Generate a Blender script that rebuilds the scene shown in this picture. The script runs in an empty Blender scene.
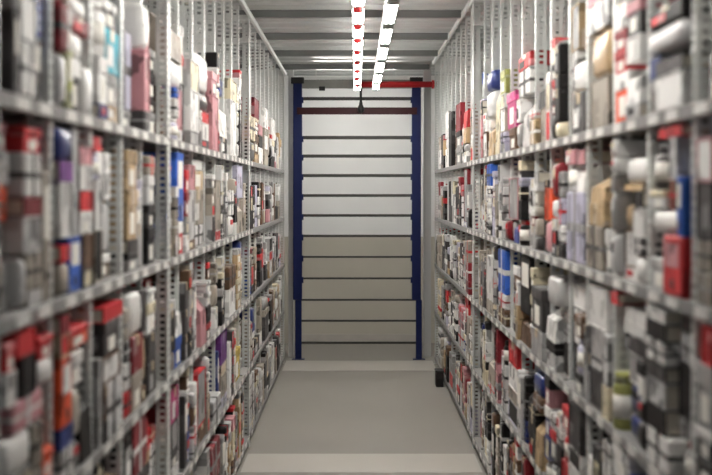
import bpy, bmesh, math, random
from mathutils import Vector
random.seed(11)
R = random.random
U = random.uniform
scene = bpy.context.scene
COL = scene.collection
F, CX, CY, EYE = 1200.0, 356.0, 191.0, 1.68      # focal length in pixels, vanishing point, eye height
WL, WR = 0.70, 0.765                             # distance from the camera axis to each rack face

# ------------------------------------------------------------------ materials
def new_mat(name):
    m = bpy.data.materials.new(name); m.use_nodes = True
    nt = m.node_tree
    nt.nodes['Principled BSDF'].inputs['Specular IOR Level'].default_value = .22
    return m, nt, nt.nodes['Principled BSDF']

def noisy(name, col, rough=0.6, metal=0.0, scale=8.0, amt=0.15, vary=0.0, bump=0.0, stretch=(1, 1, 1)):
    m, nt, b = new_mat(name)
    tc = nt.nodes.new('ShaderNodeTexCoord'); mp = nt.nodes.new('ShaderNodeMapping')
    mp.inputs['Scale'].default_value = stretch
    nt.links.new(tc.outputs['Object'], mp.inputs[0])
    n = nt.nodes.new('ShaderNodeTexNoise'); n.inputs['Scale'].default_value = scale; n.inputs['Detail'].default_value = 4
    nt.links.new(mp.outputs[0], n.inputs['Vector'])
    mr = nt.nodes.new('ShaderNodeMapRange'); mr.inputs[3].default_value = 1 - amt; mr.inputs[4].default_value = 1 + amt
    nt.links.new(n.outputs['Fac'], mr.inputs[0])
    fac = mr.outputs[0]
    if vary:
        oi = nt.nodes.new('ShaderNodeObjectInfo')
        m2 = nt.nodes.new('ShaderNodeMapRange'); m2.inputs[3].default_value = 1 - vary; m2.inputs[4].default_value = 1 + vary
        nt.links.new(oi.outputs['Random'], m2.inputs[0])
        mu = nt.nodes.new('ShaderNodeMath'); mu.operation = 'MULTIPLY'
        nt.links.new(fac, mu.inputs[0]); nt.links.new(m2.outputs[0], mu.inputs[1]); fac = mu.outputs[0]
    vm = nt.nodes.new('ShaderNodeVectorMath'); vm.operation = 'SCALE'
    vm.inputs[0].default_value = col[:3]
    nt.links.new(fac, vm.inputs['Scale'])
    nt.links.new(vm.outputs[0], b.inputs['Base Color'])
    b.inputs['Roughness'].default_value = rough; b.inputs['Metallic'].default_value = metal
    if bump:
        bp = nt.nodes.new('ShaderNodeBump'); bp.inputs['Strength'].default_value = bump; bp.inputs['Distance'].default_value = 0.01
        nt.links.new(n.outputs['Fac'], bp.inputs['Height']); nt.links.new(bp.outputs[0], b.inputs['Normal'])
    return m

def emit(name, col, s):
    m, nt, b = new_mat(name)
    b.inputs['Base Color'].default_value = (*col, 1)
    b.inputs['Emission Color'].default_value = (*col, 1); b.inputs['Emission Strength'].default_value = s
    return m

PAL = {
 'white': (.76, .75, .73), 'pale grey': (.55, .545, .54), 'grey': (.30, .295, .29), 'charcoal': (.055, .05, .05), 'black': (.014, .012, .012),
 'red': (.52, .03, .035), 'orange red': (.78, .10, .035), 'dark red': (.20, .018, .025), 'pink': (.52, .25, .27), 'tan': (.42, .30, .17),
 'cream': (.68, .61, .44), 'brown': (.13, .075, .045), 'blue': (.03, .10, .42), 'navy': (.03, .045, .17), 'teal': (.03, .33, .42),
 'purple': (.14, .04, .20), 'olive': (.30, .31, .10), 'lilac': (.47, .46, .57), 'magenta': (.42, .04, .16), 'yellow': (.68, .50, .08),
 'beige': (.36, .32, .27)}
def printed(name, col, rough, film=0):
    m, nt, b = new_mat(name)
    tc = nt.nodes.new('ShaderNodeTexCoord')
    oi = nt.nodes.new('ShaderNodeObjectInfo')
    ad = nt.nodes.new('ShaderNodeVectorMath'); ad.operation = 'ADD'
    sc = nt.nodes.new('ShaderNodeMath'); sc.operation = 'MULTIPLY'; sc.inputs[1].default_value = 37.0
    nt.links.new(oi.outputs['Random'], sc.inputs[0]); nt.links.new(tc.outputs['Object'], ad.inputs[0]); nt.links.new(sc.outputs[0], ad.inputs[1])
    vo = nt.nodes.new('ShaderNodeTexVoronoi'); vo.distance = 'CHEBYCHEV'; vo.inputs['Scale'].default_value = 17.0
    nt.links.new(ad.outputs[0], vo.inputs['Vector'])
    sp = nt.nodes.new('ShaderNodeSeparateColor'); nt.links.new(vo.outputs['Color'], sp.inputs[0])
    L = sum(col)/3
    rp = nt.nodes.new('ShaderNodeValToRGB'); rp.color_ramp.interpolation = 'CONSTANT'
    e = rp.color_ramp.elements
    e[0].position = 0; e[0].color = (*col, 1)
    e[1].position = .60; e[1].color = (*[min(.8, c*(.70 if L > .3 else 1.3) + (0 if L > .3 else .006)) for c in col], 1)
    x = e.new(.78); x.color = (*[c*(1.05 if L > .3 else .6) for c in col], 1)
    x = e.new(.90); x.color = (*([c*.35 for c in col] if L > .3 else [min(.8, c*.7+(.16 if L > .04 else .05)) for c in col]), 1)
    nt.links.new(sp.outputs[0], rp.inputs[0])
    m2 = nt.nodes.new('ShaderNodeMapRange'); m2.inputs[3].default_value = .84; m2.inputs[4].default_value = 1.14
    nt.links.new(oi.outputs['Random'], m2.inputs[0])
    vm = nt.nodes.new('ShaderNodeVectorMath'); vm.operation = 'SCALE'
    nt.links.new(rp.outputs[0], vm.inputs[0]); nt.links.new(m2.outputs[0], vm.inputs['Scale'])
    nt.links.new(vm.outputs[0], b.inputs['Base Color']); b.inputs['Roughness'].default_value = rough
    return m
GM = {k: printed('goods_' + k.replace(' ', '_'), v, .55) for k, v in PAL.items()}
GLOSS = {k: noisy('film_' + k.replace(' ', '_'), v, .28, 0, 20, .10, .12, .25) for k, v in PAL.items()}
PAPER = noisy('paper', (.80, .78, .72), .8, 0, 30, .05)
PAGES = noisy('pages', (.72, .67, .56), .85, 0, 4, .10, 0, 0, (1, 1, 60))
TAPE = noisy('packing_tape', (.46, .36, .22), .3, 0, 10, .08)
GALV = noisy('galvanised_steel', (.72, .735, .715), .38, .35, 30, .10)
GALV2 = noisy('shelf_steel', (.27, .265, .257), .55, .15, 12, .10)
HOLD = noisy('label_holder', (.62, .62, .60), .4, 0, 20, .05)
BLUE = noisy('blue_paint', (.006, .012, .07), .4, 0, 10, .10)
REDP = noisy('red_paint', (.50, .025, .03), .4, 0, 10, .12)
DRED = noisy('dark_red_paint', (.035, .006, .008), .5, 0, 10, .15)
RAIL = noisy('grey_rail', (.05, .05, .045), .5, .2, 12, .10)
DARK = noisy('dark_metal', (.03, .03, .03), .5, .3, 12, .10)
WHITEP = noisy('white_paint', (.78, .78, .76), .5, 0, 6, .04)

LBLOCK = noisy('light_block_steel', (.22, .22, .215), .6, .2, 5, .1)
def label_mat():
    m, nt, b = new_mat('shelf_label_print')
    tc = nt.nodes.new('ShaderNodeTexCoord')
    br = nt.nodes.new('ShaderNodeTexBrick')
    br.offset = 0.37
    br.inputs['Color1'].default_value = (.78, .77, .74, 1); br.inputs['Color2'].default_value = (.25, .24, .23, 1)
    br.inputs['Mortar'].default_value = (.80, .79, .76, 1)
    br.inputs['Scale'].default_value = 1.0; br.inputs['Brick Width'].default_value = .017; br.inputs['Row Height'].default_value = .013
    br.inputs['Mortar Size'].default_value = .002
    mp = nt.nodes.new('ShaderNodeMapping'); mp.inputs['Rotation'].default_value = (math.pi/2, 0, 0)
    nt.links.new(tc.outputs['Object'], mp.inputs[0]); nt.links.new(mp.outputs[0], br.inputs['Vector'])
    nt.links.new(br.outputs['Color'], b.inputs['Base Color'])
    b.inputs['Roughness'].default_value = .5
    return m
LABELM = label_mat()

# ------------------------------------------------------------------ mesh helpers
class MB:
    def __init__(s): s.v = []; s.f = []; s.smooth = []
    def add(s, vs, fs, sm=False):
        o = len(s.v); s.v += [tuple(v) for v in vs]
        for f in fs: s.f.append(tuple(i + o for i in f)); s.smooth.append(sm)
        return s
    def box(s, x0, x1, y0, y1, z0, z1, b=0.0):
        cx, cy, cz = (x0+x1)/2, (y0+y1)/2, (z0+z1)/2
        h = (abs(x1-x0)/2, abs(y1-y0)/2, abs(z1-z0)/2)
        if b <= 0:
            vs = [(cx+i*h[0], cy+j*h[1], cz+k*h[2]) for i in (-1, 1) for j in (-1, 1) for k in (-1, 1)]
            return s.add(vs, [(0,1,3,2), (4,6,7,5), (0,4,5,1), (2,3,7,6), (0,2,6,4), (1,5,7,3)])
        b = min(b, min(h)*.45)
        vs = []; idx = {}
        for i in (-1, 1):
            for j in (-1, 1):
                for k in (-1, 1):
                    sg = (i, j, k)
                    for a in range(3):
                        p = [sg[c]*(h[c] - (0 if c == a else b)) for c in range(3)]
                        idx[(sg, a)] = len(vs); vs.append((cx+p[0], cy+p[1], cz+p[2]))
        fs = []
        def fix(f):
            p = [Vector(vs[i]) for i in f]
            n = (p[1]-p[0]).cross(p[2]-p[0]); c = sum(p, Vector())/len(p) - Vector((cx, cy, cz))
            fs.append(f if n.dot(c) > 0 else tuple(reversed(f)))
        for a in range(3):
            o1, o2 = (a+1) % 3, (a+2) % 3
            for sg in (-1, 1):
                q = []
                for u, w in ((-1,-1), (1,-1), (1,1), (-1,1)):
                    t = [0,0,0]; t[a] = sg; t[o1] = u; t[o2] = w; q.append(idx[(tuple(t), a)])
                fix(tuple(q))
            for u in (-1, 1):
                for w in (-1, 1):
                    t0 = [0,0,0]; t1 = [0,0,0]
                    t0[o1] = t1[o1] = u; t0[o2] = t1[o2] = w; t0[a] = -1; t1[a] = 1
                    fix((idx[(tuple(t0), o1)], idx[(tuple(t1), o1)], idx[(tuple(t1), o2)], idx[(tuple(t0), o2)]))
        for i in (-1, 1):
            for j in (-1, 1):
                for k in (-1, 1): fix(tuple(idx[((i,j,k), a)] for a in range(3)))
        return s.add(vs, fs)
    def lathe(s, prof, n=20, c=(0, 0, 0), axis='z'):
        vs = []; fs = []
        for r, z in prof:
            for i in range(n):
                a = 2*math.pi*i/n
                p = (r*math.cos(a), r*math.sin(a), z)
                if axis == 'y': p = (p[0], p[2], -p[1])
                if axis == 'x': p = (p[2], p[0], p[1])
                vs.append((p[0]+c[0], p[1]+c[1], p[2]+c[2]))
        m = len(prof)
        for j in range(m-1):
            for i in range(n):
                k = (i+1) % n
                fs.append((j*n+i, j*n+k, (j+1)*n+k, (j+1)*n+i))
        s.add(vs, fs, True)
        o = len(s.v) - len(vs)
        s.f.append(tuple(o+i for i in reversed(range(n)))); s.smooth.append(False)
        s.f.append(tuple(o+(m-1)*n+i for i in range(n))); s.smooth.append(False)
        return s
    def pillow(s, w, d, h, e1=.28, e2=.28, c=(0, 0, 0), nu=18, nv=10):
        vs = []; fs = []
        pw = lambda t, e: math.copysign(abs(t)**e, t)
        for j in range(1, nv):
            ph = -math.pi/2 + math.pi*j/nv
            for i in range(nu):
                th = 2*math.pi*i/nu
                vs.append((c[0]+w/2*pw(math.cos(ph), e1)*pw(math.cos(th), e2), c[1]+d/2*pw(math.cos(ph), e1)*pw(math.sin(th), e2), c[2]+h/2*pw(math.sin(ph), e1)))
        for j in range(nv-2):
            for i in range(nu):
                k = (i+1) % nu
                fs.append((j*nu+i, j*nu+k, (j+1)*nu+k, (j+1)*nu+i))
        fs.append(tuple(reversed(range(nu)))); fs.append(tuple((nv-2)*nu+i for i in range(nu)))
        return s.add(vs, fs, True)
    def mesh(s, name):
        me = bpy.data.meshes.new(name); me.from_pydata(s.v, [], s.f)
        me.polygons.foreach_set('use_smooth', s.smooth); me.update()
        return me
    def build(s, name, mat, parent=None, loc=(0, 0, 0)):
        return link(name, s.mesh(name), mat, parent, loc)

def link(name, me, mat, parent=None, loc=(0, 0, 0)):
    if mat is not None and not me.materials: me.materials.append(mat)
    o = bpy.data.objects.new(name, me); COL.objects.link(o); o.location = loc
    if parent is not None: o.parent = parent
    return o
def tag(o, label, cat, group=None):
    o['label'] = label; o['category'] = cat
    if group: o['group'] = group
    return o
def empty(name, loc, label, cat, group=None, rz=0):
    o = bpy.data.objects.new(name, None); COL.objects.link(o); o.location = loc; o.rotation_euler = (0, 0, rz)
    o.empty_display_size = .05
    return tag(o, label, cat, group)
def struct(o): o['kind'] = 'structure'; return o

# ------------------------------------------------------------------ setting
FLOORM = noisy('concrete_floor', (.262, .247, .222), .55, 0, 1.6, .10, 0, .02, (1.0, .5, 1))
BANDM = noisy('pale_floor_strip', (.42, .40, .365), .5, 0, 3, .06)
YB = 13.26
struct(MB().box(-3.2, 3.2, -1.5, YB+.1, -.1, 0).build('floor', FLOORM))
struct(MB().box(-.69, .755, 7.15, 7.66, .0, .003).build('trim_1', BANDM))
struct(MB().box(-.69, .755, 11.2, 11.86, .0, .003).build('trim_2', BANDM))

SIDEW = noisy('side_wall_paint', (.20, .21, .20), .7, 0, 3, .08)
def wall_back_mat():
    m, nt, b = new_mat('two_tone_wall')
    tc = nt.nodes.new('ShaderNodeTexCoord'); sp = nt.nodes.new('ShaderNodeSeparateXYZ')
    nt.links.new(tc.outputs['Object'], sp.inputs[0])
    gt = nt.nodes.new('ShaderNodeMath'); gt.operation = 'GREATER_THAN'; gt.inputs[1].default_value = 1.175
    nt.links.new(sp.outputs[2], gt.inputs[0])
    n = nt.nodes.new('ShaderNodeTexNoise'); n.inputs['Scale'].default_value = 2.5; n.inputs['Detail'].default_value = 3
    nt.links.new(tc.outputs['Object'], n.inputs['Vector'])
    mx = nt.nodes.new('ShaderNodeMix'); mx.data_type = 'RGBA'
    mx.inputs[6].default_value = (.54, .51, .44, 1); mx.inputs[7].default_value = (.86, .86, .85, 1)
    nt.links.new(gt.outputs[0], mx.inputs[0])
    hs = nt.nodes.new('ShaderNodeHueSaturation'); mr = nt.nodes.new('ShaderNodeMapRange'); mr.inputs[3].default_value = .93; mr.inputs[4].default_value = 1.07
    nt.links.new(n.outputs['Fac'], mr.inputs[0]); nt.links.new(mr.outputs[0], hs.inputs['Value']); nt.links.new(mx.outputs[2], hs.inputs['Color'])
    nt.links.new(hs.outputs[0], b.inputs['Base Color']); b.inputs['Roughness'].default_value = .6
    return m
CEIL = 2.952
struct(MB().box(-3.2, 3.2, YB, YB+.1, 0, CEIL+.1).build('wall_back', wall_back_mat()))
struct(MB().box(-3.3, -3.2, -1.5, YB+.1, 0, CEIL+.1).build('wall_left', SIDEW))
struct(MB().box(3.2, 3.3, -1.5, YB+.1, 0, CEIL+.1).build('wall_right', SIDEW))
struct(MB().box(-.62, .66, YB-.015, YB, 0, .10).build('baseboard_back', noisy('baseboard_paint', (.52, .49, .45), .5)))
# jamb columns at the aisle's end
JAMB = noisy('jamb_grey', (.55, .55, .54), .5, 0, 5, .05)
struct(MB().box(-.685, -.635, 12.15, 12.30, 0, CEIL).build('trim_3', JAMB))
struct(MB().box(.685, .76, 12.15, 12.30, 0, CEIL).build('trim_4', JAMB))
# corrugated deck: the ribs run across the aisle
pitch, dep = .30, .055
prof = []
y = -1.5
while y < YB+.1:
    prof += [(y, 0), (y+.11, 0), (y+.15, dep), (y+.26, dep)]; y += pitch
vs = []; fs = []
for (py, pz) in prof: vs += [(-3.3, py, CEIL+pz), (3.3, py, CEIL+pz)]
for i in range(len(prof)-1): fs.append((2*i, 2*i+1, 2*i+3, 2*i+2))
vs += [(-3.3, prof[0][0], CEIL+.2), (3.3, prof[0][0], CEIL+.2), (-3.3, prof[-1][0], CEIL+.2), (3.3, prof[-1][0], CEIL+.2)]
n0 = len(vs)-4; last = 2*len(prof)-2
fs += [(n0, n0+2, n0+3, n0+1), (0, n0, n0+1, 1), (last, last+1, n0+3, n0+2)]
DECK = noisy('galvanised_deck', (.60, .62, .61), .42, .75, 3, .14, 0, .0, (.6, 6, 6))
struct(MB().add(vs, fs).build('ceiling', DECK))
PUR = noisy('purlin_steel', (.21, .215, .21), .45, .6, 8, .1)
for i, py in enumerate((3.67, 4.87, 6.07, 7.27, 8.47, 9.68, 10.87, 12.07)):
    m = MB()
    m.box(-3.2, .738, py-.03, py+.03, CEIL-.006, CEIL); m.box(-3.2, .738, py-.03, py-.025, CEIL-.046, CEIL-.005); m.box(-3.2, .738, py-.03, py+.03, CEIL-.050, CEIL-.044)
    struct(m.build('beam_%d' % (i+1), PUR))

# ------------------------------------------------------------------ racks
BAY = .425
SH = {1: 1.863, 2: 1.410, 3: .961, 4: .512, 5: .062}     # middle of each shelf lip
LIP = .034
def post_mesh():
    h0 = 2.835; pit = .0245; n = int(h0/pit)
    bm = bmesh.new()
    def strip(fn, w):
        us = [0, w*.30, w*.70, w]
        zs = [0]
        for k in range(n): zs += [.006+k*pit, .006+k*pit+.0125]
        zs.append(h0)
        g = [[bm.verts.new(fn(u, z)) for u in us] for z in zs]
        for j in range(len(zs)-1):
            for i in range(3):
                if i == 1 and j % 2 == 1: continue
                bm.faces.new((g[j][i], g[j][i+1], g[j+1][i+1], g[j+1][i]))
    strip(lambda u, z: (u, 0, z), .048)
    strip(lambda u, z: (0, u, z), .036)
    bmesh.ops.remove_doubles(bm, verts=bm.verts, dist=1e-5)
    bmesh.ops.recalc_face_normals(bm, faces=bm.faces)
    bmesh.ops.solidify(bm, geom=bm.faces[:], thickness=.0018)
    me = bpy.data.meshes.new('post'); bm.to_mesh(me); bm.free(); me.materials.append(GALV)
    return me
POST = post_mesh()
def shelf_mesh(depth, w, la, lb):
    m = MB()
    m.box(.010, depth, 0, w, LIP/2-.016, LIP/2)
    m.box(-.003, .010, la, lb, -LIP/2, LIP/2, .002)
    m.box(depth-.012, depth, 0, w, -LIP/2, LIP/2-.015)
    me = m.mesh('shelf'); me.materials.append(GALV2); return me
DEPTH = .40
SHELF = {'mid': shelf_mesh(DEPTH-.002, BAY-.044, -.0397, BAY-.0413), 'first': shelf_mesh(DEPTH-.002, BAY-.044, 0, BAY-.0413), 'last': shelf_mesh(DEPTH-.002, BAY-.083, -.0397, BAY-.083)}
LAB = {}
for sg in (-1, 1):
    me = MB().box(-.055, .055, -.0008, .0008, -.0125, .0125).mesh('shelf_label'); me.materials.append(LABELM); LAB[sg] = me
ORD = ['', 'first', 'second', 'third', 'fourth', 'fifth', 'sixth', 'seventh', 'eighth', 'ninth', 'tenth', 'eleventh', 'twelfth', 'thirteenth', 'fourteenth',
       'fifteenth', 'sixteenth', 'seventeenth', 'eighteenth', 'nineteenth', 'twentieth', 'twenty-first', 'twenty-second', 'twenty-third']

def proj(x, y, z): return CX + F*x/y, CY + F*(EYE-z)/y

def rack(sg, W, y0, nb, label, group, hz, levels=(1, 2, 3, 4, 5), labels=True, end_plate=False, k0=0):
    root = empty('shelving_rack', (sg*W, y0, 0), label, 'rack', group)
    def part(name, me, loc, sc=(1, 1, 1), parent=root, rz=0):
        o = bpy.data.objects.new(name, me); COL.objects.link(o); o.parent = parent; o.location = loc; o.scale = sc; o.rotation_euler = (0, 0, rz); return o
    zs = hz/2.835
    L = nb*BAY
    for k in range(nb+1):
        end = (k == nb)
        yy = L-.002 if end else k*BAY+.002
        fy = -1 if end else 1
        part('post', POST, (0 if k in (0, nb) else sg*(.030 if k0+k > 4 else .014), yy, 0), (sg, fy, zs))
        part('back_post', POST, (sg*DEPTH, yy, 0), (-sg, fy, zs))
    for lv in levels:
        for k in range(nb):
            s = part('shelf', SHELF['first' if k == 0 else 'last' if k == nb-1 else 'mid'], (0, k*BAY+.0405, SH[lv]), (sg, 1, 1))
            if not labels: continue
            for q in (.10, .28):
                yy = y0 + k*BAY+.0405+q
                u, v = proj(sg*W, yy, SH[lv])
                if -60 < u < 772 and -20 < v < 495 and yy < 8.2:
                    part('shelf_label', LAB[1], (-.0042, q, 0), (1, 1, 1), s, math.pi/2)
    if labels:
        for k in range(nb):
            MB().box(min(sg*(DEPTH+.002), sg*(DEPTH+.006)), max(sg*(DEPTH+.002), sg*(DEPTH+.006)), k*BAY+.003, (k+1)*BAY-.003, .02, SH[1]).build('added_light_block', LBLOCK, root)  # added sheets that block neighbouring-aisle light, keeping the gaps around goods dark
    for xx in (0, DEPTH):
        s_ = 1 if xx else -1
        MB().box(min(sg*(xx), sg*(xx+s_*.022)), max(sg*(xx), sg*(xx+s_*.022)), 0, L, hz-.03, hz+.004, .003).build('top_rail', GALV, root)
    for k in (0, nb):
        yy = .05 if k == 0 else L-.05
        for zz in (hz-.02, hz-.17):
            MB().box(min(sg*.003, sg*(DEPTH-.003)), max(sg*.003, sg*(DEPTH-.003)), yy-.01, yy+.01, zz-.015, zz+.015).build('cross_tie', GALV, root)
    if end_plate:
        MB().box(min(sg*.0, sg*.30), max(sg*.0, sg*.30), L-.004, L+.002, hz-.10, hz+.03).build('end_plate', WHITEP, root)['label'] = 'white end plate at the top of the rack'
    return root
HL, HR = 2.835, 2.94
YL, YR = 1.94, 2.325
RK = 'packed shelving racks along the aisle'
for (k0, nb), t in zip([(0, 6), (6, 8), (14, 9)], ('nearest length of five bays', 'middle length of eight bays', 'far length ending at the blue posts')):
    rack(-1, WL, YL+k0*BAY, nb, 'loaded steel rack left of the aisle, ' + t, RK, HL, end_plate=(k0 == 14), k0=k0)
for (k0, nb), t in zip([(0, 13), (13, 9)], ('long near length of thirteen bays', 'far length ending at the blue posts')):
    rack(1, WR, YR+k0*BAY, nb, 'loaded steel rack right of the aisle, ' + t, RK, HR, end_plate=(k0 == 13), k0=k0)
for (k0, nb), t in zip([(0, 5), (5, 8), (13, 9)], ('nearest', 'middle', 'far')):
    rack(-1, WL+.45, YL+k0*BAY+.14, nb, 'empty steel rack glimpsed behind the left rack, %s length' % t, 'racks behind the aisle racks', HL, (1, 4), False)
    rack(1, WR+.45, YR+k0*BAY+.14, nb, 'empty steel rack glimpsed behind the right rack, %s length' % t, 'racks behind the aisle racks', HR, (1, 4), False)

# ------------------------------------------------------------------ end frame with blue posts
G = F/11.95
gx = lambda u: (u-CX)/G
gz = lambda v: EYE-(v-CY)/G
fr = empty('end_frame', (0, 11.95, 0), 'tall blue-posted steel frame with grey crossbars closing the aisle end', 'frame')
for (xa, xb, ua, ub) in ((293, 302, 295, 301.5), (412, 421, 416, 422)):
    s = 1 if xa > 356 else -1
    m = MB()
    m.box(gx(xa), gx(xb), 0, .07, gz(300), gz(78), .004)
    m.box(gx(ua), gx(ub), .005, .065, .006, gz(300), .004)
    p = m.build('post', BLUE, fr)
    MB().box(gx(xa)-.02, gx(xb)+.02, -.004, .075, gz(83.5), gz(77.2), .004).build('post_cap', DARK, p)
    MB().box(gx(ua)-.03, gx(ub)+.03, -.02, .09, 0, .006).build('foot_plate', BLUE, p)
    hk = MB()
    xin = gx(302) if s < 0 else gx(412)
    for v in (98.5, 137.5, 156, 175.5, 195.5, 215.5, 236, 257, 278.5):
        hk.box(min(xin, xin-s*.014), max(xin, xin-s*.014), -.004, .03, gz(v+4.5), gz(v-1.5))
    hk.build('hook_plates', BLUE, p)
for v, t in ((98.5, 3.2), (137.5, 3.4), (156, 3.2), (175.5, 3.0), (195.5, 2.8), (215.5, 2.6), (236, 2.4), (257, 1.9), (278.5, 1.9), (300, 1.9), (321, 1.9), (343, 2.2)):
    xa, xb = (gx(301.5), gx(412.5)) if v < 300 else (gx(301.3), gx(416.2))
    m = MB(); m.box(xa, xb, .012, .040, gz(v+t/2), gz(v-t/2), .003)
    m.build('crossbar', RAIL, fr)
MB().box(gx(297), gx(417), -.022, -.001, gz(114.5), gz(107.5), .003).build('red_crossbar', DRED, fr)['label'] = 'dark red crossbar near the top'
MB().box(gx(302), gx(412), .02, .06, gz(88), gz(79.5), .003).build('header_beam', noisy('header_steel', (.25, .25, .235), .5, .3), fr)
MB().box(gx(319), gx(325), -.01, .03, gz(90.5), gz(86.5), .003).build('bracket', DARK, fr)

# ------------------------------------------------------------------ lamps
TUBE = emit('fluorescent_tube', (1.0, .97, .92), 28.0)
TUBE2 = emit('neighbour_tube', (1.0, .97, .92), 9.0)
HOUS = noisy('lamp_housing', (.80, .80, .79), .4, 0, 8, .04)
ENDC = noisy('lamp_end_grey', (.27, .32, .30), .5)
ZT = EYE+.985
def batten(x, y0, L, z, label, group, w=.066, tubes=2, up=.05, rods=True, tm=None, cap=.11):
    root = empty('strip_light', (x, y0, z), label, 'lamp', group)
    MB().box(-w/2, w/2, 0, L, .012, .012+up, .004).build('housing', HOUS, root)
    for i in range(tubes):
        tx = 0 if tubes == 1 else (-.018 + .036*i)
        MB().lathe([(.013, cap), (.013, L-cap)], 12, (tx, 0, 0), 'y').build('tube', tm or TUBE, root)
    for yy in (0.0, L-cap):
        MB().box(-w/2, w/2, yy, yy+cap, -.016, .014, .004).build('end_cap', ENDC, root)
    if rods:
        for yy in (.12, L-.12):
            MB().box(-.004, .004, yy-.004, yy+.004, .012+up, CEIL-z).build('hanger_rod', GALV, root)
    return root
ys = [2.35, 3.30, 4.25, 5.20, 6.15, 7.10, 8.05, 9.00, 9.95, 10.90]
ln = {6.15: 'nearest', 7.10: 'second', 8.05: 'third', 9.00: 'fourth', 9.95: 'fifth', 10.90: 'farthest'}
for yy in ys:
    lab = 'glaring white twin-tube strip light on the right-hand lamp line, %s one in view' % ln[yy] if yy in ln else 'twin-tube strip light overhead, out of the picture'
    batten(.19, yy, .93 if yy < 10 else .70, ZT, lab, 'twin-tube strip lights')
# neighbouring aisles
for sx in (-2.25, 2.25):
    for k in range(5):
        batten(sx, 1.6+k*2.3, 1.9, 2.62, 'strip light of the neighbouring aisle, hidden behind the racks', 'strip lights of neighbouring aisles', tm=TUBE2)

# added lamp, hidden behind the end frame, to brighten the back wall
cl = batten(.53, 12.30, 1.06, 2.80, 'added strip light hidden behind the end frame header, brightening the back wall', None, up=.04, tm=emit('added_wall_light_tube', (1.0, .97, .92), 46.0))
cl.rotation_euler = (0, 0, math.pi/2)
# sprinkler pipe along the aisle with slim lamps below it
SP_X, SP_Z = .018, EYE+1.07
pr = empty('sprinkler_pipe', (SP_X, 0, SP_Z), 'red sprinkler pipe running above the aisle centre beside the slim lamps', 'pipe')
MB().lathe([(.023, 2.2), (.023, 11.88)], 16, (0, 0, 0), 'y').build('pipe_run', REDP, pr)
for k, yy in enumerate([3.13+.66*i for i in range(13)]):
    MB().lathe([(.034, yy-.03), (.034, yy+.03)], 16, (0, 0, 0), 'y').box(-.030, .008, yy-.018, yy+.018, -.115, -.02, .004).box(-.006, .006, yy-.006, yy+.006, .02, CEIL-SP_Z-.02).build('pipe_clamp', REDP, pr)
MB().lathe([(.03, 0), (.03, .79)], 16, (-SP_X+.005, 11.88, -.015), 'x').lathe([(.042, .745), (.042, .77)], 16, (-SP_X+.005, 11.88, -.015), 'x').build('branch_pipe', REDP, pr)
MB().lathe([(.036, -.05), (.042, 0), (.036, .05)], 16, (.0, 11.88, -.012)).build('tee_fitting', DRED, pr)
dh = MB()
dh.lathe([(.012, -.19), (.012, -.05)], 12, (.03, 11.88, 0))
dh.lathe([(.010, -.30), (.030, -.285), (.034, -.25), (.020, -.22), (.014, -.185)], 14, (.03, 11.88, 0))
dh.build('sprinkler_head', DARK, pr)['label'] = 'dark hanging sprinkler head'
k = 0
names = ['nearest', 'second', 'third', 'fourth', 'fifth', 'sixth', 'seventh', 'eighth', 'farthest']
yy = 3.2
SLIM = []
while yy < 11.3: SLIM.append(yy); yy += .66
vis = [q for q in SLIM if q+.52 > F*.985/191+.05]
for q in SLIM:
    if q in vis:
        i = vis.index(q); t = 'farthest' if q == vis[-1] else (ORD[i+1] if i else 'nearest')
        lab = 'slim single-tube light hung under the red sprinkler pipe, %s one in view' % t
    else: lab = 'slim single-tube light overhead, out of the picture'
    batten(.012, q, .50, EYE+.985, lab, 'slim lights under the sprinkler pipe', .056, 2, .022, False, cap=.03)

# ------------------------------------------------------------------ goods
def colour_mat(c, film=False): return (GLOSS if film else GM)[c]
def an(s): return s
COUNT = {}
def carton(o, w, d, h, c, c2, det):
    MB().box(-w/2, w/2, 0, d, 0, h, .004).build('body', colour_mat(c), o)
    if det:
        t = MB(); t.box(-w*.12, w*.12, -.0012, d, h-.0006, h+.0004); t.box(-w*.12, w*.12, -.0012, 0, h*.72, h); t.build('tape', TAPE, o)
        if c2: MB().box(-w*.40, w*.02, -.0016, .0, h*.15, h*.62).build('label', GM[c2], o)
def shoebox(o, w, d, h, c, c2, det):
    lh = min(.05, max(.014, h*.36))
    MB().box(-w/2+.004, w/2-.004, .004, d-.004, 0, h-.003, .002).build('box', colour_mat(c), o)
    MB().box(-w/2, w/2, 0, d, h-lh, h, .003).build('lid', colour_mat(c2 or c), o)
    if det: MB().box(-w*.22, w*.22, .0025, .004, h*.12, max(h*.2, (h-lh)*.8)).build('label', PAPER, o)
def book(o, w, d, h, c, c2, det):
    b = min(.004, h*.15)
    if det:
        m = MB(); m.box(-w/2, w/2, 0, d, 0, b); m.box(-w/2, w/2, 0, d, h-b, h); m.box(-w/2, w/2, 0, b, b, h-b)
        m.build('cover', colour_mat(c), o)
        MB().box(-w/2+.004, w/2-.004, b, d-.004, b, h-b).build('page_block', PAGES, o)
        if c2: MB().box(-w*.3, w*.12, -.0008, 0, h*.25, h*.75).build('spine_label', GM[c2], o)
    else: MB().box(-w/2, w/2, 0, d, 0, h, .003).build('cover', colour_mat(c), o)
def packet(o, w, d, h, c, c2, det):
    MB().pillow(w, d, h, .30, .22, (0, d/2, h/2)).build('body', colour_mat(c, True), o)
    if det:
        m = MB(); m.box(-w*.42, w*.42, .001, d*.03+.003, h*.47, h*.53); m.build('seam', colour_mat(c, True), o)
        if c2: MB().box(-w*.26, w*.26, -.0008, .006, h*.56, h*.80).build('label', GM[c2], o)
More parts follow.
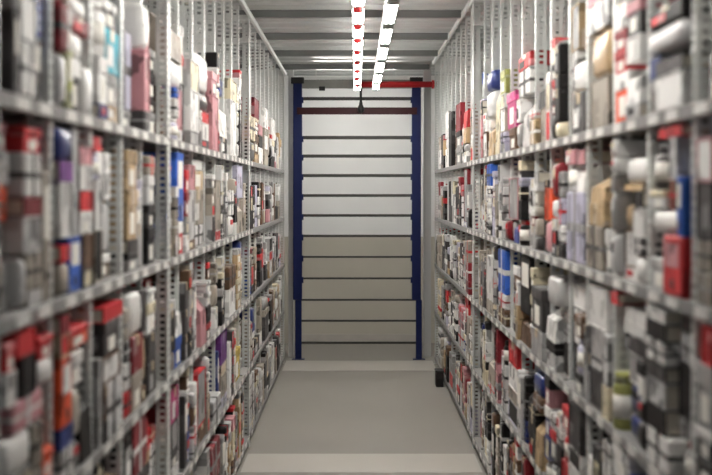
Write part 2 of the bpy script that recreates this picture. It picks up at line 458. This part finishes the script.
def canister(o, w, d, h, c, c2, det):
    r = min(w, d)/2; hl = max(.012, min(.03, h*.18))
    MB().lathe([(r*.94, 0), (r, .006), (r, h-hl-.012), (r*.84, h-hl)], 22, (0, r, 0)).build('body', colour_mat(c, True), o)
    MB().lathe([(r*.88, h-hl), (r*.88, h-.003), (r*.84, h)], 22, (0, r, 0)).build('lid', colour_mat(c2 or c), o)
    if det: MB().lathe([(r+.0006, h*.2), (r+.0006, h*.62)], 22, (0, r, 0)).build('label', PAPER, o)
def paper_bag(o, w, d, h, c, c2, det):
    t = d*.12; ym = d*.45
    vs = [(-w/2, 0, 0), (w/2, 0, 0), (w/2, d, 0), (-w/2, d, 0), (-w/2, .006, h*.62), (w/2, .006, h*.62), (w/2, d-.006, h*.62), (-w/2, d-.006, h*.62),
          (-w*.47, ym-t, h), (w*.47, ym-t, h), (w*.47, ym+t, h), (-w*.47, ym+t, h)]
    fs = [(3, 2, 1, 0), (8, 9, 10, 11)]
    for a in (0, 4):
        for i in range(4): j = (i+1) % 4; fs.append((a+i, a+j, a+4+j, a+4+i))
    MB().add(vs, fs).build('body', colour_mat(c), o)
    if det: MB().box(-w*.47, w*.47, ym-t-.008, ym-t-.0005, h*.86, h, .002).build('folded_top', colour_mat(c), o)
def binder(o, w, d, h, c, c2, det):
    MB().box(-w/2, w/2, 0, d, 0, h, .005).build('case', colour_mat(c), o)
    if det:
        MB().box(-w*.34, w*.34, -.0012, .0, h*.48, h*.88).build('spine_label', GM[c2] if c2 else PAPER, o)
        r = min(w*.22, .014)
        MB().lathe([(r, -.0012), (r*.9, .0)], 16, (0, 0, h*.2), 'y').build('finger_ring', DARK, o)
def parcel(o, w, d, h, c, c2, det):
    MB().box(-w/2, w/2, 0, d, 0, h, .006).build('body', colour_mat(c), o)
    s1 = MB(); s1.box(-w*.05, w*.05, -.0015, 0, 0, h); s1.box(-w*.05, w*.05, -.0015, d, h-.0008, h+.0004)
    s2 = MB(); s2.box(-w/2-.0012, w/2+.0012, -.0012, d+.0012, h*.44, h*.56)
    if det: s1.build('strap', colour_mat(c2 or 'charcoal'), o); s2.build('strap', colour_mat(c2 or 'charcoal'), o)
def slipcase(o, w, d, h, c, c2, det):
    b = min(.004, h*.12)
    m = MB(); m.box(-w/2, w/2, 0, d, 0, b); m.box(-w/2, w/2, 0, d, h-b, h); m.box(-w/2, -w/2+b, 0, d, b, h-b); m.box(w/2-b, w/2, 0, d, b, h-b); m.box(-w/2+b, w/2-b, d-b, d, b, h-b)
    m.build('sleeve', colour_mat(c), o)
    MB().box(-w/2+b+.001, w/2-b-.001, .003, d-b-.001, b, h-b-.001, .002).build('inner_case', colour_mat(c2 or c), o)
KIND = {'parcel': (parcel, 'parcel', 'parcel'), 'slipcase': (slipcase, 'slipcase', 'slipcase'), 'carton': (carton, 'carton', 'carton'), 'shoebox': (shoebox, 'lidded_box', 'lidded box'), 'book': (book, 'book', 'book'), 'packet': (packet, 'packet', 'packet'),
        'canister': (canister, 'canister', 'canister'), 'bag': (paper_bag, 'paper_bag', 'bag'), 'binder': (binder, 'binder', 'binder')}
TIERN = {1: 'top shelf', 2: 'second shelf', 3: 'third shelf', 4: 'fourth shelf', 5: 'bottom shelf'}
def desc(kind, c, c2):
    if kind == 'shoebox': return '%s box with %s lid' % (c, c2) if c2 and c2 != c else '%s lidded box' % c
    if kind == 'carton': return '%s carton with %s label' % (c, c2) if c2 else '%s taped carton' % c
    if kind == 'book': return '%s book with %s label' % (c, c2) if c2 else '%s book lying flat' % c
    if kind == 'packet': return '%s packet with %s label' % (c, c2) if c2 else 'glossy %s packet' % c
    if kind == 'canister': return '%s canister with %s lid' % (c, c2) if c2 and c2 != c else '%s round canister' % c
    if kind == 'parcel': return '%s parcel with %s straps' % (c, c2 or 'charcoal')
    if kind == 'slipcase': return '%s slipcase holding %s case' % (c, c2 or c)
    if kind == 'bag': return 'folded %s paper bag' % c
    return 'upright %s binder' % c

# colour patches read off the photograph: (x0, x1, y0, y1, colour[, kind[, second colour]])
ACC = [
 # left, top shelf
 (-6,9,-6,20,'red'),(0,9,21,36,'grey'),(0,10,37,76,'white'),(11,17,10,88,'charcoal','binder'),(17,33,-4,40,'pale grey'),(18,32,42,86,'white'),(33,40,38,92,'black','binder'),
 (41,50,40,95,'pale grey'),(51,64,0,48,'dark red'),(50,63,50,97,'pale grey'),(64,70,50,100,'olive','binder'),(73,88,-2,16,'white'),(73,90,18,32,'dark red','carton','red'),(73,84,33,58,'white'),(72,82,59,102,'black'),
 (92,104,0,54,'white'),(92,104,56,104,'white'),(105,118,2,28,'charcoal','shoebox','white'),(106,120,30,72,'teal','canister'),(107,118,74,106,'grey'),(121,134,-4,26,'charcoal'),(120,140,27,108,'lilac'),(141,150,4,50,'white'),(141,150,52,112,'pink'),
 (151,160,14,50,'pink'),(151,160,52,90,'white'),(172,186,18,60,'beige'),(172,186,62,88,'white'),(176,185,90,130,'pink'),(188,208,50,90,'white','packet'),(188,199,92,132,'white'),(208,215,72,92,'pink'),(200,208,112,121,'red'),(200,208,123,140,'white'),(209,216,96,150,'pink'),
 (216,223,78,95,'navy'),(221,229,138,153,'black'),(216,229,97,136,'white'),(229,238,82,100,'cream'),(229,238,102,154,'white'),(249,260,97,117,'dark red'),(249,258,118,142,'cream'),(261,268,108,128,'white'),(268,276,118,140,'white'),
 # left, second shelf
 (-4,11,120,147,'orange red'),(12,22,122,148,'pink'),(-4,10,149,184,'white'),(12,24,150,188,'pale grey'),(25,42,128,152,'red','shoebox','red'),(25,42,153,185,'white'),(0,22,187,222,'orange red'),(2,20,223,262,'orange red','canister','pink'),(0,22,264,305,'grey'),(24,42,198,214,'dark red'),(23,42,216,250,'pale grey'),(28,42,252,290,'beige'),
 (55,70,122,160,'navy'),(55,70,161,180,'purple'),(57,68,182,243,'white'),(58,67,245,262,'red'),(67,79,236,285,'blue','binder'),(70,77,130,232,'pale grey'),(77,90,146,164,'pink'),(77,88,165,190,'white'),(78,92,191,210,'red'),(78,90,211,232,'white'),(81,95,234,268,'brown'),
 (97,105,136,150,'red'),(98,106,151,178,'lilac'),(99,106,180,230,'white'),(106,120,152,200,'white'),(106,120,201,255,'pale grey'),(127,138,150,188,'tan'),(128,138,190,240,'tan'),(140,150,180,200,'lilac'),(140,150,201,222,'white'),(140,150,224,258,'grey'),
 (176,183,150,222,'blue','binder'),(184,188,170,192,'red'),(188,195,165,188,'pink'),(188,195,190,240,'pale grey'),(196,212,160,188,'tan'),(196,212,190,225,'beige'),(213,220,180,230,'beige'),(226,233,190,216,'white'),(235,246,165,196,'lilac'),(235,246,198,228,'beige'),(273,282,206,221,'black'),
 # left, third shelf
 (-4,14,345,372,'red','shoebox','red'),(-4,14,374,410,'white'),(15,34,330,352,'red'),(20,34,354,394,'black'),(36,56,335,356,'red','shoebox','red'),(36,54,357,390,'white'),(55,66,316,334,'dark red'),(67,88,326,350,'orange red','shoebox','red'),(68,82,352,380,'white'),(56,68,356,420,'orange red','binder','white'),
 (10,40,396,432,'pink'),(0,30,434,475,'white'),(40,56,446,476,'orange red'),(52,70,428,446,'navy'),(52,70,448,476,'white'),(80,92,378,466,'black'),(92,100,360,460,'grey'),(100,120,304,318,'red'),(102,117,319,352,'charcoal'),(100,117,354,376,'brown'),(104,118,378,435,'pale grey'),
 (131,141,291,333,'white'),(131,141,335,372,'dark red'),(142,150,290,330,'charcoal'),(142,150,332,385,'tan'),(157,163,280,310,'red'),(176,183,336,366,'blue'),(176,190,300,334,'white'),(194,204,290,360,'pink'),(206,214,290,340,'white'),(228,241,264,286,'brown'),(228,235,288,314,'white'),(240,244,238,262,'navy'),
 # left, fourth
 (133,150,418,470,'dark red'),(150,161,406,455,'red'),(176,185,386,420,'magenta'),(196,206,372,426,'red'),(209,224,394,432,'pale grey'),(205,226,440,478,'dark red'),(197,205,452,478,'black'),(235,243,350,380,'yellow'),(221,227,330,362,'purple'),(254,259,338,356,'black'),
 # right, top shelf
 (440,444,135,165,'black'),(444,450,112,138,'white'),(450,453,112,170,'black'),(455,462,105,132,'dark red'),(464,471,100,126,'red'),(464,471,127,143,'tan'),(484,490,132,156,'brown'),(486,494,72,90,'navy'),(487,494,92,130,'pale grey'),(491,499,118,155,'tan'),(495,501,70,150,'cream'),(501,507,70,94,'olive'),
 (508,517,92,126,'magenta'),(510,517,128,148,'brown'),(513,536,54,67,'red','carton','black'),(514,537,68,92,'white'),(535,542,80,104,'black'),(522,534,94,142,'pale grey'),(537,550,106,138,'beige'),
 (563,572,6,50,'tan'),(562,570,52,90,'white'),(572,586,60,90,'white','packet'),(572,585,92,130,'charcoal','carton','white'),(582,608,4,28,'pale grey'),(576,614,-6,4,'pink'),(590,608,30,76,'tan'),(590,608,78,122,'beige'),
 (612,627,4,30,'white'),(610,626,32,50,'dark red'),(611,626,51,72,'red'),(612,629,73,116,'orange red'),(630,645,36,59,'white'),(630,646,62,104,'white'),(630,645,0,34,'charcoal','shoebox','pink'),
 (654,692,4,22,'black','carton','red'),(650,692,23,56,'pale grey'),(649,660,58,84,'navy'),(661,692,57,71,'charcoal'),(658,692,73,112,'white'),(697,714,50,92,'pale grey'),(697,714,0,48,'grey'),
 # right, second shelf
 (486,493,160,186,'blue'),(476,484,164,186,'black'),(508,520,178,216,'pink'),(513,520,220,242,'navy'),(524,531,185,215,'white'),(541,554,188,218,'orange red'),(543,554,220,252,'pink'),(464,470,168,222,'dark red'),(449,454,206,222,'charcoal'),
 (563,574,150,164,'pink'),(562,573,165,186,'white'),(576,588,150,162,'pink'),(576,588,164,190,'white'),(566,586,192,256,'lilac'),(592,606,178,201,'tan'),(591,606,203,224,'tan'),(588,604,226,262,'beige'),(618,636,184,203,'tan'),(618,632,204,228,'tan'),(618,640,157,183,'white','packet'),
 (618,632,230,268,'brown'),(640,664,146,190,'charcoal'),(634,642,191,206,'black'),(632,650,208,234,'white'),(650,682,210,236,'white','packet'),(634,656,238,256,'charcoal'),(634,650,257,278,'white'),(650,666,258,284,'pale grey'),(664,690,118,135,'red'),(660,672,137,186,'white'),(674,682,137,180,'pale grey'),
 (682,697,176,242,'blue','binder'),(668,690,236,292,'red','binder','pink'),(698,714,138,180,'pink'),(698,714,182,240,'charcoal'),
 # right, third shelf
 (473,488,262,286,'tan'),(488,495,256,300,'white'),(499,508,250,294,'blue'),(508,520,268,302,'brown'),(520,534,250,316,'black','binder'),(464,471,298,326,'red'),(534,546,288,330,'charcoal'),(547,558,276,300,'pale grey'),(546,556,306,340,'white'),
 (562,577,285,306,'white'),(563,576,308,346,'black'),(588,606,286,326,'white'),(590,604,328,360,'grey'),(612,621,290,305,'red'),(620,640,292,308,'black'),(618,641,309,336,'white'),(620,640,338,352,'charcoal'),(624,636,354,385,'white'),(608,620,370,420,'olive'),
 (642,668,302,318,'white'),(645,668,320,336,'black'),(644,668,338,361,'white'),(646,668,362,376,'charcoal'),(647,668,378,402,'pale grey'),(648,668,404,430,'black'),(650,672,432,462,'white'),(674,690,310,331,'charcoal'),(674,690,333,364,'pale grey'),(672,688,365,420,'black'),(690,696,330,400,'lilac'),(704,716,318,362,'red'),(698,716,364,430,'grey'),
 (505,511,290,330,'pale grey'),
 # right, fourth and bottom
 (508,521,343,366,'red','canister','red'),(508,520,368,392,'white'),(536,553,378,400,'navy'),(538,552,416,470,'tan'),(526,534,384,430,'black'),(489,495,356,384,'beige'),(610,630,440,480,'white'),(572,584,400,450,'charcoal'),
]
cells = {}
for a in ACC:
    x0, x1, y0, y1, c = a[:5]
    kind = a[5] if len(a) > 5 else None
    c2 = a[6] if len(a) > 6 else None
    xm = (x0+x1)/2
    sg = 1 if xm > CX else -1
    W = (WR if sg > 0 else WL) + .008
    Ya, Yb = sorted(F*W/abs(x-CX) for x in (x0, x1)); Ym = F*W/abs(xm-CX)
    zt = EYE + (CY-y0)*Ym/F; zb = EYE + (CY-y1)*Ym/F; zm = (zt+zb)/2
    k = int((Ym-(YR if sg > 0 else YL))/BAY)
    t = next((q for q in (1, 2, 3, 4, 5) if zm > SH[q]+LIP/2), 5)
    if k < 0: k = 0
    cells.setdefault((sg, k, t), []).append([Ya, Yb, zb, zt, c, kind, c2])

BASEW = [('white', 25), ('pale grey', 13), ('grey', 9), ('charcoal', 9), ('black', 9), ('beige', 10), ('tan', 5), ('cream', 4), ('brown', 5), ('pink', 4), ('lilac', 4), ('dark red', 3), ('red', 2), ('navy', 1.5), ('blue', 1)]
LOWW = [('white', 17), ('pale grey', 15), ('grey', 11), ('charcoal', 13), ('black', 15), ('beige', 13), ('tan', 4), ('cream', 2), ('brown', 8), ('pink', 2.5), ('lilac', 3), ('dark red', 3), ('red', 1.8), ('navy', 2), ('blue', 1)]
TIER = 1
def rcol():
    q = BASEW if TIER == 1 else LOWW
    return random.choices([a for a, b in q], [b for a, b in q])[0]
def rc2(c):
    q = R()
    if q < .45: return None
    return random.choice([x for x in ('white', 'red', 'black', 'cream', 'grey') if x != c])
def pick_kind(w, h):
    if h > .19: return random.choice(['binder', 'bag', 'slipcase', 'carton']) if w < .13 else random.choice(['parcel', 'slipcase', 'bag'])
    if h < .048: return 'book'
    return random.choices(['carton', 'shoebox', 'packet', 'canister', 'book' if h < .07 else 'bag', 'parcel', 'slipcase'], [15, 22, 12, 9 if h > .08 and w < .17 else 0, 8, 18, 17])[0]

def place(sg, W, k, t, items):
    """items of one bay and shelf: dicts with ya, yb, z, h, kind, c, c2"""
    zdeck = SH[t]+LIP/2
    base = sorted([q for q in items if q['z'] < zdeck+.004], key=lambda q: q['ya'])
    for q in items:
        ov = [min(q['yb'], b['yb'])-max(q['ya'], b['ya']) for b in base]
        q['col'] = ov.index(max(ov))
    n = len(base)
    for ci in range(n):
        cpos = 'sole' if n == 1 else ('nearer', 'farther')[ci] if n == 2 else ('nearest' if ci == 0 else 'farthest' if ci == n-1 else 'middle' if n == 3 else ORD[ci+1])
        col = sorted([q for q in items if q['col'] == ci], key=lambda q: q['z'])
        yend = (YL if sg < 0 else YR)+(k+1)*BAY
        major = base[ci]['yb'] > yend-.2 and k in ((5, 13, 22) if sg < 0 else (12, 21))
        front = W + (.048 if major else (U(-.006, .012) if R() < .82 else U(.015, .04)))
        dmax = W+DEPTH-.05-front; dcol = U(.2, dmax); m = len(col)
        for i, q in enumerate(col):
            kind, c, c2, h = q['kind'], q['c'], q['c2'], q['h']
            w = (q['yb']-q['ya'])*(1 if i == 0 or q.get('acc') else U(.94, 1.0)); ym = (q['ya']+q['yb'])/2
            d = min(dmax, dcol*U(.94, 1.0))
            u0, v0 = proj(sg*front, ym, q['z']); v1 = proj(sg*front, ym, q['z']+h)[1]
            if v0 < -25 or v1 > 500: continue
            if kind == 'canister': d = w
            fn, nme, cat = KIND[kind]
            pos = 'alone in' if m == 1 else ('lowest of' if i == 0 else ('topmost of' if i == m-1 else '%s up,' % ORD[i+1]))
            lab = '%s, %s %s stack, %s, %s %s bay' % (desc(kind, c, c2), pos, cpos, TIERN[t], (ORD[k] or 'cut-off') if sg < 0 else ORD[k+1], 'left' if sg < 0 else 'right')
            o = empty(nme, (sg*front, ym, q['z']+.0004), lab, cat, 'goods on the %s' % TIERN[t], -sg*math.pi/2 + U(-.005, .005))
            fn(o, w-.002, d, h-.0005, c, c2, abs(u0-CX) > 96)
            COUNT[kind] = COUNT.get(kind, 0)+1

def fill(h, w):
    out = []
    c = rcol(); kd = None
    while h > .03:
        hh = min(h, U(.045, .135))
        if h-hh < .035: hh = h
        if R() < .55: c = rcol()
        if kd is None or R() < .5 or (kd in ('bag', 'canister')): kd = pick_kind(w, hh)
        k2 = kd
        if k2 == 'canister' and (w > .18 or hh < .06): k2 = 'shoebox'
        if k2 == 'book' and hh > .07: k2 = 'packet'
        if k2 == 'binder' and hh < .18: k2 = 'slipcase'
        if k2 == 'bag' and h-hh > .03: k2 = 'parcel'
        c2 = None
        if k2 in ('carton', 'shoebox', 'packet', 'book', 'canister', 'slipcase', 'parcel'): c2 = rc2(c)
        out.append((k2, c, c2, hh)); h -= hh
    return out

for sg, W, y0r in ((-1, WL, YL), (1, WR, YR)):
    for k in range(23 if sg < 0 else 22):
        for t in (1, 2, 3, 4, 5):
            TIER = t
            Y0, Y1 = y0r+k*BAY+.046, y0r+(k+1)*BAY-.008
            zdeck = SH[t]+LIP/2
            zmax = 2.80 if t == 1 else SH[t-1]-LIP/2-.012
            # is any of this cell in the picture?
            ua = proj(sg*W, Y0, 0)[0]; ub = proj(sg*(W), Y1, 0)[0]
            va = proj(0, Y1, zdeck)[1]; vb = proj(0, Y1, zdeck+.3)[1]
            if max(ua, ub) < -20 or min(ua, ub) > 732 or vb > 485: continue
            far = k >= 13
            items = []
            def top_at(ya, yb): return max([q['z']+q['h'] for q in items if min(q['yb'], yb)-max(q['ya'], ya) > .002] or [zdeck])
            def stack(ya, yb, z, lst):
                for kd, c, c2, h in lst:
                    items.append(dict(ya=ya, yb=yb, z=z, h=h, kind=kd, c=c, c2=c2)); z += h
            for ya, yb, zb, zt, c, kind, c2 in sorted(cells.get((sg, k, t), []), key=lambda q: q[2]):
                ya, yb = max(ya, Y0), min(yb, Y1)
                if yb-ya < .03: continue
                z = top_at(ya, yb)
                if zb-z > .03: stack(ya, yb, z, fill(zb-z, yb-ya)); z = top_at(ya, yb)
                h = min(zt, zmax)-z
                if h < .018: continue
                w = yb-ya
                kd = kind or pick_kind(w, h)
                if kd == 'canister' and w > .2: kd = 'carton'
                if kd in ('shoebox', 'parcel', 'slipcase') and c2 is None and R() < .3: c2 = random.choice(['white', 'grey'])
                if kd == 'carton' and kind is None and R() < .4: kd = 'slipcase'
                if kd == 'carton' and c2 is None and R() < .4: c2 = 'white' if c not in ('white', 'cream') else 'grey'
                items.append(dict(ya=ya, yb=yb-.002, z=z, h=h, kind=kd, c=c, c2=c2, acc=True))
            # the runs of the shelf board left free
            base = sorted([q for q in items if q['z'] < zdeck+.004], key=lambda q: q['ya'])
            runs = []; cur = Y0
            for q in base:
                if q['ya']-cur > .045: runs.append((cur, q['ya']-.002))
                cur = max(cur, q['yb']+.002)
            if Y1-cur > .045: runs.append((cur, Y1))
            for a, b in runs:
                n = max(1, min(2 if far else 4, int((b-a)/(.13 if far else .085))))
                if n > 1 and R() < .3: n -= 1
                cut = [a+(b-a)*i/n+(U(-.015, .015) if 0 < i < n else 0) for i in range(n+1)]
                for i in range(n):
                    ya, yb = cut[i], cut[i+1]-.002; w = yb-ya
                    lim = min([q['z']-.004 for q in items if min(q['yb'], yb)-max(q['ya'], ya) > 0] or [99])
                    if t == 1: top = U(.30, .56) if not far else U(.26, .42)
                    else: top = min(zmax-zdeck, U(.27, .42))
                    top = min(top, lim-zdeck)
                    if top < .03: continue
                    st = fill(top, w)
                    if t != 1 and R() < .16 and w < .13 and lim > 50: st = [('binder', rcol(), None, U(.27, .32))]
                    elif far and len(st) > 3: st = fill(min(top, U(.28, .36)), w)[:4]
                    stack(ya, yb, zdeck, st)
            # low tops on the uppermost shelf
            if t == 1:
                for q in list(items):
                    z = q['z']+q['h']
                    if q.get('acc') and z < zdeck+.24 and top_at(q['ya'], q['yb']) <= z+.001: stack(q['ya'], q['yb'], z, fill(U(.10, .22), q['yb']-q['ya']))
            place(sg, W, k, t, items)
# black bin on the floor at the right rack's foot
b = empty('floor_bin', (.718, 10.35, 0), 'small black bin on the floor against the foot of the right rack', 'bin')
MB().box(-.033, .033, -.08, .08, .0, .125, .006).build('body', GM['black'], b)
MB().box(-.036, .036, -.083, .083, .125, .140, .004).build('rim', DARK, b)
print('goods', COUNT, sum(COUNT.values()))

# ------------------------------------------------------------------ world, camera
w = bpy.data.worlds.new('World'); scene.world = w; w.use_nodes = True
w.node_tree.nodes['Background'].inputs[0].default_value = (.95, .97, 1, 1)
w.node_tree.nodes['Background'].inputs[1].default_value = .15
cd = bpy.data.cameras.new('camera'); cam = bpy.data.objects.new('camera', cd); COL.objects.link(cam)
cam.location = (0, 0, EYE); cam.rotation_euler = (math.pi/2, 0, 0)
cd.sensor_fit = 'HORIZONTAL'; cd.sensor_width = 36; cd.lens = 36*F/712
cd.shift_x = 0; cd.shift_y = (CY-237.5)/712
cd.clip_start = .05; cd.clip_end = 100
cd.dof.use_dof = True; cd.dof.focus_distance = 9.6; cd.dof.aperture_fstop = 2.6
scene.camera = cam
vs_ = scene.view_settings
vs_.view_transform = 'Standard'; vs_.look = 'None'; vs_.gamma = 1.0; vs_.use_curve_mapping = False
vs_.exposure = 0.55
